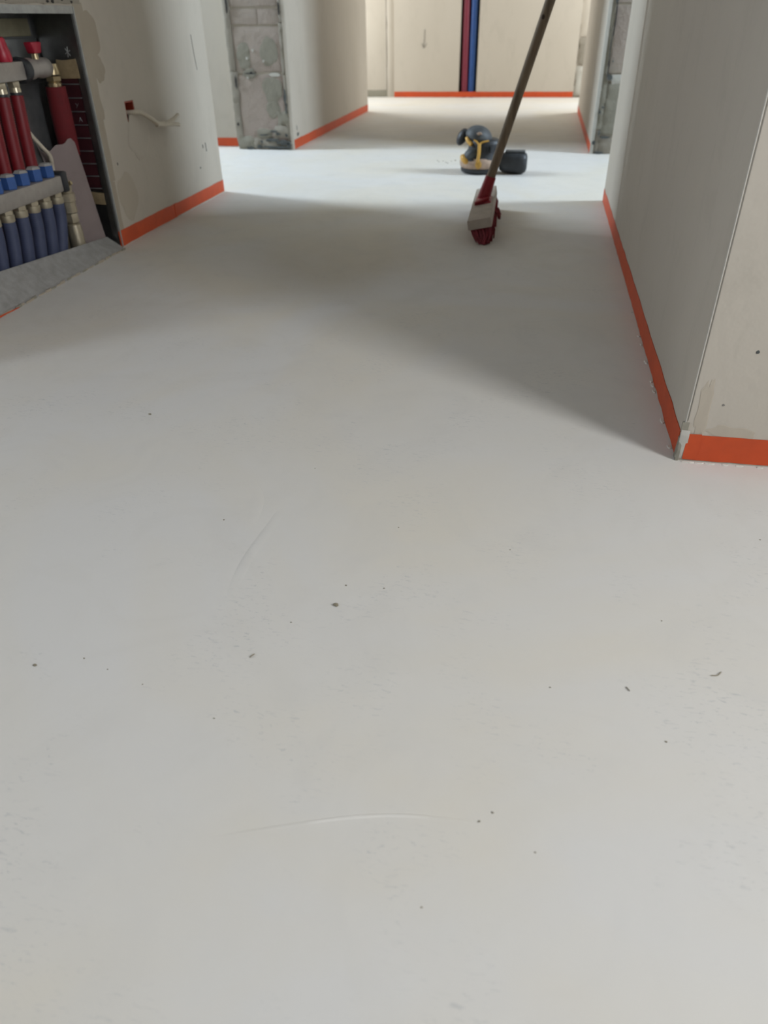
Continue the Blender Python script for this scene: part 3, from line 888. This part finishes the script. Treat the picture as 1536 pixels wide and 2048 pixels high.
tag(obj('torn_cardboard', bm, 'paper', None, 50), 'torn pinkish cardboard sheet standing inside the cabinet beside the brass valve', 'cardboard')

# thin white cable bits in the cabinet
pts = smooth_path([(XB+0.02, 1.672, 0.36), (XB+0.022, 1.676, 0.33), (XB+0.024, 1.690, 0.295), (XB+0.03, 1.715, 0.262), (XB+0.034, 1.732, 0.242), (XB+0.034, 1.736, 0.228), (XB+0.030, 1.738, 0.20), (XB+0.02, 1.735, 0.0)], 6)
tag(obj('thin_cable', tube_bm(pts, 0.0048, 8), 'cable', None, 60), 'thin pale cable hanging behind the red hoses in the cabinet', 'cable')

# ------------------------------------------------------------------ grey board at the cabinet foot
bm = bmesh.new()
k = 26
rows = []
for i in range(k+1):
    t = i/k
    y = 1.820 - 0.70*t
    zt = 0.031 + 0.055*t
    j1 = 0.0025*noise.noise(Vector((t*30, 1, 0)))
    xb_ = -1.060 + 0.0022*noise.noise(Vector((t*26, 5, 0)))
    rows.append([bm.verts.new((xb_, y, 0.0005)), bm.verts.new((xb_, y-0.002, 0.007+j1)), bm.verts.new((-1.102, y-0.004*t+0.002, zt)), bm.verts.new((-1.112, y, zt-0.003)), bm.verts.new((-1.108, y, 0.0005))])
for a, c_ in zip(rows, rows[1:]):
    for j in range(5):
        bm.faces.new((a[j], a[(j+1) % 5], c_[(j+1) % 5], c_[j]))
bm.faces.new(rows[0])
bm.faces.new(rows[-1][::-1])
bd = tag(obj('sloping_board', bm, 'screed_board', None, 30), 'dusty grey sloping board along the foot of the heating cabinet', 'board')
# crumbly dirt bead on its lower edge
for k in range(26):
    y = 1.815 - k*0.0225 + random.uniform(-0.006, 0.006)
    blob('mortar_bead', 'filler' if k % 3 else 'mortar', bd, -0.0003, -1.0585+random.uniform(-0.001, 0.001), y, random.uniform(0.0012, 0.0028), random.uniform(0.007, 0.014), random.uniform(0.003, 0.006), '+z', 260+k, 0.5, 10)
tape('orange tape end showing under the sloping grey board', (-1.0555, 1.10), (-1.0565, 1.345), (1, 0), 0.0006, 0.0035, seed=9, wob=0.002)

# ------------------------------------------------------------------ flush box and forked cable on the left wall
fb = thing('flush_box', 'small dark red electrical box sunk in the left wall', 'box', (XL-0.02, 2.025, 0.283))
bm = bmesh.new()
box(bm, XL-0.049, XL-0.046, 2.001, 2.049, 0.283, 0.329)
box(bm, XL-0.046, XL-0.001, 2.001, 2.004, 0.283, 0.329)
box(bm, XL-0.046, XL-0.001, 2.046, 2.049, 0.283, 0.329)
box(bm, XL-0.046, XL-0.001, 2.004, 2.046, 0.326, 0.329)
box(bm, XL-0.046, XL-0.001, 2.004, 2.046, 0.283, 0.286)
obj('shell', bm, 'box_red', fb)
rough_slab('dark_slab', 'dark', fb, XL-0.010, 2.003, 2.047, 0.284, 0.300, 0.004, 0.002, 0.01, 290, 0.001, '+x')  # rough near-black slab across the lower part of the box
cb = thing('forked_cable', 'beige forked cable sticking out of the left wall box', 'cable', (XL-0.01, 2.03, 0.295))
trunk = smooth_path([(XL-0.030, 2.020, 0.302), (XL-0.002, 2.028, 0.302), (XL+0.012, 2.052, 0.300), (XL+0.024, 2.090, 0.280), (XL+0.028, 2.112, 0.267), (XL+0.029, 2.150, 0.264)], 6)
obj('trunk', tube_bm(trunk, 0.0060, 10), 'cable', cb, 60)
up = smooth_path([(XL+0.0285, 2.130, 0.264), (XL+0.030, 2.170, 0.263), (XL+0.032, 2.205, 0.268), (XL+0.033, 2.240, 0.276)], 6)
obj('branch', tube_bm(up, 0.0054, 10), 'cable', cb, 60)
lo = smooth_path([(XL+0.0285, 2.105, 0.264), (XL+0.0305, 2.150, 0.260), (XL+0.032, 2.20, 0.256), (XL+0.033, 2.238, 0.251)], 6)
obj('branch', tube_bm(lo, 0.0054, 10), 'cable', cb, 60)

# ------------------------------------------------------------------ conduits in the end wall chase
for nm, x_b, x_t, mt, lb in (('red_conduit', -0.582, -0.590, 'red_conduit', 'dark red corrugated conduit in the end wall chase'),
                             ('blue_conduit', -0.530, -0.532, 'blue_conduit', 'blue corrugated conduit in the end wall chase')):
    P = resample([Vector((x_b, YB+0.030, 0.0)), Vector((x_t, YB+0.030, 0.65)), Vector((x_t, YB+0.030, CEIL))], 0.006)
    tag(obj(nm, tube_bm(P, [0.0243+(0.0012 if i % 2 else -0.0012) for i in range(len(P))], 14), mt, None, 80), lb, 'pipe')

# ------------------------------------------------------------------ broom
br = thing('broom', 'broom with wooden pole and dark red bristles leaning in the corridor', 'broom', (-0.13, 2.2, 0.0))
tilt = math.radians(11)                    # right side of the head is raised
HC = Vector((-0.136, 2.215, 0.052))        # centre of the wooden block
hd = Matrix.Translation(HC) @ Matrix.Rotation(math.radians(1.5), 4, 'Z') @ Matrix.Rotation(-tilt, 4, 'Y')
bm = bmesh.new()
HL, HW, HT = 0.215, 0.031, 0.0125
box(bm, -HW, HW, -HL, HL, -HT, HT)
bmesh.ops.bevel(bm, geom=[e for e in bm.edges if all(v_.co.z > 0 for v_ in e.verts)], offset=0.003, segments=2, affect='EDGES', profile=0.5)
bmesh.ops.transform(bm, matrix=hd, verts=bm.verts[:])
obj('head_block', bm, 'broom_wood', br, 40)
# bristles: dense tufts
bm = bmesh.new()
rnd = random.Random(3)
ny, nx = 26, 6
for i in range(ny):
    for j in range(nx):
        for q in range(7):
            u = (j+0.5)/nx*2-1
            x = u*HW*0.88 + rnd.uniform(-1, 1)*0.003
            y = ((i+0.5)/ny*2-1)*HL*0.97 + rnd.uniform(-1, 1)*0.005
            root = hd @ Vector((x, y, -HT+0.002))
            # tips: splayed to the right, worn round at the ends
            yn_ = y/HL
            front = max(0.0, -yn_-0.75)*4
            back = max(0.0, yn_-0.75)*4
            tx = root.x + 0.010 - 0.016*u*(0.6+0.5*front) + rnd.uniform(-0.005, 0.005)
            ty = root.y + rnd.uniform(-0.006, 0.006) - 0.026*front*(1-0.5*u*u) + 0.010*back
            tz = 0.0008 + 0.006*rnd.random()*abs(u)
            if u > 0.5 and rnd.random() < 0.3:
                tx += rnd.uniform(0.002, 0.008)
            midp = Vector((root.x*0.5+tx*0.5 + 0.006*(1 if u > -0.3 else -0.4), (root.y+ty)/2 - 0.004*front, (root.z+tz)/2 + 0.001))
            tube_bm([root, midp, Vector((tx, ty, tz))], [0.0021, 0.0025, 0.0019], 4, bm)
# dense core so that light does not pass
core = []
bs = obj('bristles', bm, 'bristle', br)
bs['kind'] = 'stuff'
bm = bmesh.new()
rings = []
for s, (half, dx) in enumerate([(HW*0.88, 0.0), (HW*0.80, 0.006), (HW*0.45, 0.010)]):
    ring = []
    for sx, sy in ((-1, -1), (1, -1), (1, 1), (-1, 1)):
        yy = sy*(HL*0.96 - 0.004*s)
        if s == 0:
            p = hd @ Vector((sx*half, yy, -HT+0.001))
        else:
            base = hd @ Vector((0, yy, -HT))
            zz = base.z*(1-s/2.0)+0.0015
            p = Vector((base.x+dx+sx*half, base.y, zz + (sx*half*math.sin(tilt) if s == 1 else 0)))
        ring.append(bm.verts.new(p))
    rings.append(ring)
for a, c_ in zip(rings, rings[1:]):
    for s in range(4):
        bm.faces.new((a[s], a[(s+1) % 4], c_[(s+1) % 4], c_[s]))
bm.faces.new(rings[0][::-1])
bm.faces.new(rings[-1])
obj('bristle_core', bm, 'bristle', br)
# stray tuft splayed to the right near the far end
bm = bmesh.new()
for q in range(26):
    root = hd @ Vector((HW*0.9, 0.02+rnd.uniform(-0.035, 0.035), -HT+rnd.uniform(-0.004, 0.002)))
    tip = root + Vector((0.018+rnd.uniform(-0.004, 0.004), -0.010+rnd.uniform(-0.01, 0.01), -0.020+rnd.uniform(-0.006, 0.004)))
    tube_bm([root, root.lerp(tip, 0.5)+Vector((0.004, 0, 0.003)), tip], [0.002, 0.0022, 0.0014], 4, bm)
st = obj('stray_bristles', bm, 'bristle', br)
st['kind'] = 'stuff'
# pole and socket
PB = Vector((-0.1335, 2.235, 0.085))
PD = Vector((0.121, 0.012, 0.413)).normalized()
PT_len = 1.27
k = 24
pts = [PB + PD*(PT_len*i/k) for i in range(k+1)]
bm = tube_bm(pts, [0.0125]*k + [0.010], 16)
pole = obj('pole', bm, 'pole', br, 60)
blob_p = PB + PD*0.43
bm = bmesh.new()
bmesh.ops.create_icosphere(bm, subdivisions=2, radius=1)
for v_ in bm.verts:
    v_.co = blob_p + Vector((-0.003, -0.0108, 0)) + Vector((v_.co.x*0.005, v_.co.y*0.0022, v_.co.z*0.007))
obj('knot', bm, plain('dark_knot', (0.06, 0.04, 0.025), 0.8), pole, 60)
# socket: sleeve round the pole + saddle on the block
bm = tube_bm([PB - PD*0.020, PB - PD*0.004, PB + PD*0.030, PB + PD*0.044], [0.0185, 0.0180, 0.0155, 0.0150], 18)
obj('socket_sleeve', bm, 'broom_red', br, 40)
bm = bmesh.new()
box(bm, -0.024, 0.026, -0.040, 0.050, HT-0.002, HT+0.010)
for v_ in bm.verts:
    if v_.co.z > HT:
        v_.co.x *= 0.75
        v_.co.y *= 0.80
bevel_all(bm, 0.003, 2)
bmesh.ops.transform(bm, matrix=hd, verts=bm.verts[:])
ss = obj('socket_saddle', bm, 'broom_red', br, 40)
bm = tube_bm([hd @ Vector((-0.020, -0.037, HT+0.006)), hd @ Vector((0.0, -0.041, HT+0.010)), hd @ Vector((0.020, -0.030, HT+0.012))], 0.0040, 8)
obj('socket_lip', bm, 'broom_red', ss, 40)

# ------------------------------------------------------------------ sander
sd = thing('orbital_sander', 'dusty dark grey and yellow orbital sander on the lit floor', 'sander', (-0.215, 3.08, 0))
SC = Vector((-0.215, 3.085, 0))
def sup_lathe(levels, seg=28, rot=0.0, pw=2.3):
    """stack of super-ellipses: (z, cx, cy, rx, ry)"""
    bm = bmesh.new()
    rings = []
    for z, cx, cy, rx, ry in levels:
        ring = []
        for s in range(seg):
            a = 2*math.pi*s/seg
            ca, sa = math.cos(a), math.sin(a)
            x = rx*math.copysign(abs(ca)**(2/pw), ca)
            y = ry*math.copysign(abs(sa)**(2/pw), sa)
            ring.append(bm.verts.new((SC.x+cx+x, SC.y+cy+y, z)))
        rings.append(ring)
    for a, c_ in zip(rings, rings[1:]):
        for s in range(seg):
            bm.faces.new((a[s], a[(s+1) % seg], c_[(s+1) % seg], c_[s]))
    bm.faces.new(rings[0][::-1])
    bm.faces.new(rings[-1])
    return bm
obj('sanding_pad', sup_lathe([(0.0, 0.0, 0, 0.060, 0.060), (0.006, 0, 0, 0.069, 0.069), (0.017, 0, 0, 0.072, 0.072), (0.022, 0, 0, 0.066, 0.066)], pw=2.0), 'black', sd, 40)
obj('pad_skirt', sup_lathe([(0.018, 0, 0, 0.066, 0.066), (0.024, 0, 0, 0.0735, 0.071), (0.036, 0, 0, 0.0765, 0.073), (0.048, -0.001, 0, 0.0745, 0.072), (0.056, 0, 0, 0.068, 0.067)], pw=2.1), 'dust_skin', sd, 40)
obj('body', sup_lathe([(0.044, 0, 0, 0.072, 0.069), (0.058, 0.002, 0, 0.068, 0.065), (0.070, 0.006, 0, 0.061, 0.061), (0.084, 0.012, 0, 0.058, 0.058), (0.098, 0.016, 0, 0.060, 0.056), (0.110, 0.016, 0, 0.060, 0.053), (0.118, 0.012, 0, 0.052, 0.046)]), 'sander_dark', sd, 50)
# grey rubber head, higher at the left
bm = bmesh.new()
bmesh.ops.create_uvsphere(bm, u_segments=28, v_segments=18, radius=1)
for v_ in bm.verts:                      # flattened underside, squarish sides
    if v_.co.z < 0:
        v_.co.z *= 0.55
mh = Matrix.Translation(SC+Vector((-0.008, 0, 0.122))) @ Matrix.Rotation(math.radians(17), 4, 'Y') @ Matrix.Diagonal((0.052, 0.052, 0.040, 1))
bmesh.ops.transform(bm, matrix=mh, verts=bm.verts[:])
obj('grip_head', bm, 'sander_grey', sd, 60)
bm = bmesh.new()                       # grey rubber shoulder left
bmesh.ops.create_uvsphere(bm, u_segments=20, v_segments=14, radius=1)
bmesh.ops.transform(bm, matrix=Matrix.Translation(SC+Vector((-0.030, -0.034, 0.068))) @ Matrix.Rotation(math.radians(-35), 4, 'Y') @ Matrix.Diagonal((0.034, 0.034, 0.022, 1)), verts=bm.verts[:])
obj('grip_shoulder', bm, 'sander_grey', sd, 60)
def strip(name, pts, rad, mat):
    P = smooth_path([SC+Vector(p) for p in pts], 6)
    rr_ = rad if isinstance(rad, list) else [rad]*len(P)
    return obj(name, tube_bm(P, rr_, 8), mat, sd, 60)
# yellow housing panels and ribs on the camera side
strip('yellow_trim', [(0.000, -0.058, 0.108), (0.001, -0.063, 0.085), (0.000, -0.067, 0.064), (-0.004, -0.071, 0.045)], 0.0062, 'sander_yellow')
strip('yellow_trim', [(-0.001, -0.060, 0.104), (-0.012, -0.052, 0.114), (-0.022, -0.048, 0.118)], 0.0032, 'sander_yellow')
strip('yellow_trim', [(-0.001, -0.060, 0.104), (0.012, -0.055, 0.112), (0.034, -0.048, 0.116)], 0.0034, 'sander_yellow')
strip('yellow_trim', [(-0.050, -0.022, 0.122), (-0.044, -0.034, 0.113), (-0.030, -0.045, 0.102)], 0.0080, 'sander_yellow')
bm = bmesh.new()
bmesh.ops.create_uvsphere(bm, u_segments=18, v_segments=12, radius=1)
bmesh.ops.transform(bm, matrix=Matrix.Translation(SC+Vector((-0.050, -0.042, 0.050))) @ Matrix.Rotation(math.radians(35), 4, 'Y') @ Matrix.Rotation(math.radians(-30), 4, 'Z') @ Matrix.Diagonal((0.026, 0.022, 0.015, 1)), verts=bm.verts[:])
obj('yellow_panel', bm, 'sander_yellow', sd, 60)
for px_, py_, pz_, rx_, ry_, rz_, tz_ in ((0.001, -0.0655, 0.037, 0.017, 0.009, 0.017, 0), (-0.028, -0.058, 0.050, 0.018, 0.010, 0.007, -22)):
    bm = bmesh.new()
    bmesh.ops.create_uvsphere(bm, u_segments=18, v_segments=12, radius=1)
    bmesh.ops.transform(bm, matrix=Matrix.Translation(SC+Vector((px_, py_, pz_))) @ Matrix.Rotation(math.radians(tz_), 4, 'Z') @ Matrix.Diagonal((rx_, ry_, rz_, 1)), verts=bm.verts[:])
    obj('yellow_panel', bm, 'sander_yellow' if tz_ == 0 else 'sander_dark', sd, 60)
bm = bmesh.new()
for k in range(3):
    box(bm, SC.x+0.020+k*0.010, SC.x+0.025+k*0.010, SC.y-0.062, SC.y-0.040, 0.078, 0.098)
obj('vent_slots', bm, 'black', sd)
blob('label_plate', 'dust_skin', sd, SC.y-0.049, SC.x-0.002, 0.140, 0.010, 0.005, 0.003, '-y', 300, 0.3)
# dust port and dust bag to the right
obj('dust_port', tube_bm([SC+Vector((0.040, -0.005, 0.050)), SC+Vector((0.075, -0.010, 0.045)), SC+Vector((0.100, -0.014, 0.042))], [0.026, 0.024, 0.024], 16), 'sander_dark', sd, 50)
bm = bmesh.new()
prof = [(0.078, 0.024), (0.088, 0.031), (0.100, 0.036), (0.125, 0.038), (0.150, 0.0385), (0.168, 0.037), (0.178, 0.031), (0.182, 0.020)]
rings = []
for t, ra in prof:
    ring = []
    for s in range(18):
        a = 2*math.pi*s/18
        ca, sa = math.cos(a), math.sin(a)
        kx = ra*1.05*math.copysign(abs(ca)**0.7, ca)
        kz = ra*math.copysign(abs(sa)**0.7, sa)
        wr_ = 1+0.05*noise.noise(Vector((t*60, ca*2, sa*2)))
        ring.append(bm.verts.new((SC.x+t, SC.y-0.012+kx*wr_, max(0.0005, 0.0385+kz*wr_))))
    rings.append(ring)
for a, c_ in zip(rings, rings[1:]):
    for s in range(18):
        bm.faces.new((a[s], a[(s+1) % 18], c_[(s+1) % 18], c_[s]))
bm.faces.new(rings[0][::-1])
bm.faces.new(rings[-1])
dbg = obj('dust_bag', bm, 'sander_dark', sd, 45)
box_obj('bag_clip', 'sander_grey', (SC.x+0.098, SC.x+0.172, SC.y-0.034, SC.y+0.010, 0.074, 0.080), dbg, 0.002)
# black rubber bumper behind the head
bm = bmesh.new()
bmesh.ops.create_uvsphere(bm, u_segments=20, v_segments=14, radius=1)
bmesh.ops.transform(bm, matrix=Matrix.Translation(SC+Vector((-0.072, 0.020, 0.120))) @ Matrix.Rotation(math.radians(28), 4, 'Y') @ Matrix.Diagonal((0.019, 0.026, 0.032, 1)), verts=bm.verts[:])
obj('rear_cap', bm, 'black', sd, 60)

# ------------------------------------------------------------------ floor: trowel ridges and crumbs
def ridge(pts, wd, ht):
    P = smooth_path([Vector((x, y, 0)) for x, y in pts], 8)
    bm = bmesh.new()
    rows = []
    for i, p in enumerate(P):
        d = (P[min(i+1, len(P)-1)] - P[max(i-1, 0)]).normalized()
        s = Vector((-d.y, d.x, 0))
        e = math.sin(math.pi*i/(len(P)-1))**0.5
        rows.append([bm.verts.new(p - s*wd - Vector((0, 0, 0.0004))), bm.verts.new(p + Vector((0, 0, ht*e))), bm.verts.new(p + s*wd*0.5 - Vector((0, 0, 0.0004)))])
    for a, c_ in zip(rows, rows[1:]):
        for j in range(3):
            bm.faces.new((a[j], a[(j+1) % 3], c_[(j+1) % 3], c_[j]))
    return obj('trowel_ridge', bm, 'floor', floor, 60)
# floor coordinates of the marks seen in the photograph
ridge([(-0.1906, 0.2742), (-0.1421, 0.2923), (-0.0919, 0.3089), (-0.0548, 0.3173), (-0.017, 0.3208), (0.0055, 0.3215)], 0.0030, 0.0009)
ridge([(-0.2755, 0.5323), (-0.2792, 0.5962), (-0.2727, 0.6661), (-0.2706, 0.6989)], 0.012, 0.0012)
ridge([(-0.3279, 0.7606), (-0.3025, 0.7163), (-0.2936, 0.6626)], 0.014, 0.0012)
ridge([(-0.4839, 0.9991), (-0.4105, 0.9386), (-0.3575, 0.8665)], 0.014, 0.0012)

def crumb(x, y, r_, label, seed):
    bm = bmesh.new()
    bmesh.ops.create_icosphere(bm, subdivisions=2, radius=1)
    for v_ in bm.verts:
        k_ = 1 + 0.45*noise.noise(v_.co*1.3 + Vector((seed*3.7, 0, 0)))
        v_.co = Vector((x + v_.co.x*r_*1.4*k_, y + v_.co.y*r_*k_, max(0.0, r_*0.5 + v_.co.z*r_*0.6*k_)))
    return tag(obj('floor_crumb', bm, 'crumb', None, 60), label, 'crumb', 'crumbs scattered on the floor')
crumb(-0.1599, 0.5397, 0.0021, 'largest brownish crumb in the middle of the pale floor', 0)
crumb(-0.4204, 0.4088, 0.0014, 'small brown crumb lying near the left picture edge', 1)
crumb(-0.5494, 0.9179, 0.0017, 'dark crumb lying below the left shadow edge on the floor', 2)
for k_, (x, y) in enumerate([(-0.2541, 0.8027), (-0.116, 0.5746), (-0.157, 0.5725), (-0.1984, 0.5072), (-0.2294, 0.3793), (-0.3791, 0.4252),
                             (-0.3498, 0.4161), (-0.3088, 0.4046), (-0.3314, 0.6668), (0.2937, 0.7321), (0.0571, 0.4657), (0.1518, 0.4223),
                             (0.1663, 0.573), (0.0142, 0.3315), (0.0047, 0.3226), (0.0465, 0.3053), (-0.0287, 0.2518), (-0.1197, 0.6869), (0.0126, 0.6649)]):
    crumb(x, y, random.uniform(0.0005, 0.0008), 'tiny dark speck of dirt on the pale floor', 10+k_)
for k_, (x, y) in enumerate([(-0.40, 3.31), (-0.385, 3.33), (-0.37, 3.30), (-0.35, 3.33), (-0.335, 3.35), (-0.41, 3.34), (-0.36, 3.28)]):
    o_ = crumb(x, y, random.uniform(0.0014, 0.0026), 'small brown dust crumb on the lit floor left of the sander', 40+k_)
    o_['group'] = 'dust crumbs beside the sander'
def fibre(pts, r_, label):
    P = smooth_path([Vector((x, y, 0.0008)) for x, y in pts], 6)
    return tag(obj('bristle_fibre', tube_bm(P, r_, 6), 'crumb', None, 60), label, 'fibre', 'loose fibres on the floor')
fibre([(0.2015, 0.5052), (0.2069, 0.5061), (0.2113, 0.5113)], 0.00045, 'thin curved fibre on the floor at right')
fibre([(0.1243, 0.4776), (0.1269, 0.4733)], 0.00045, 'short straight fibre on the floor left of the curved one')
fibre([(-0.2227, 0.4534), (-0.222, 0.4555), (-0.22, 0.4585)], 0.0005, 'tiny bent fibre on the floor left of the largest crumb')

for o_ in bpy.data.objects:
    if 'abs' in o_:
        del o_['abs']
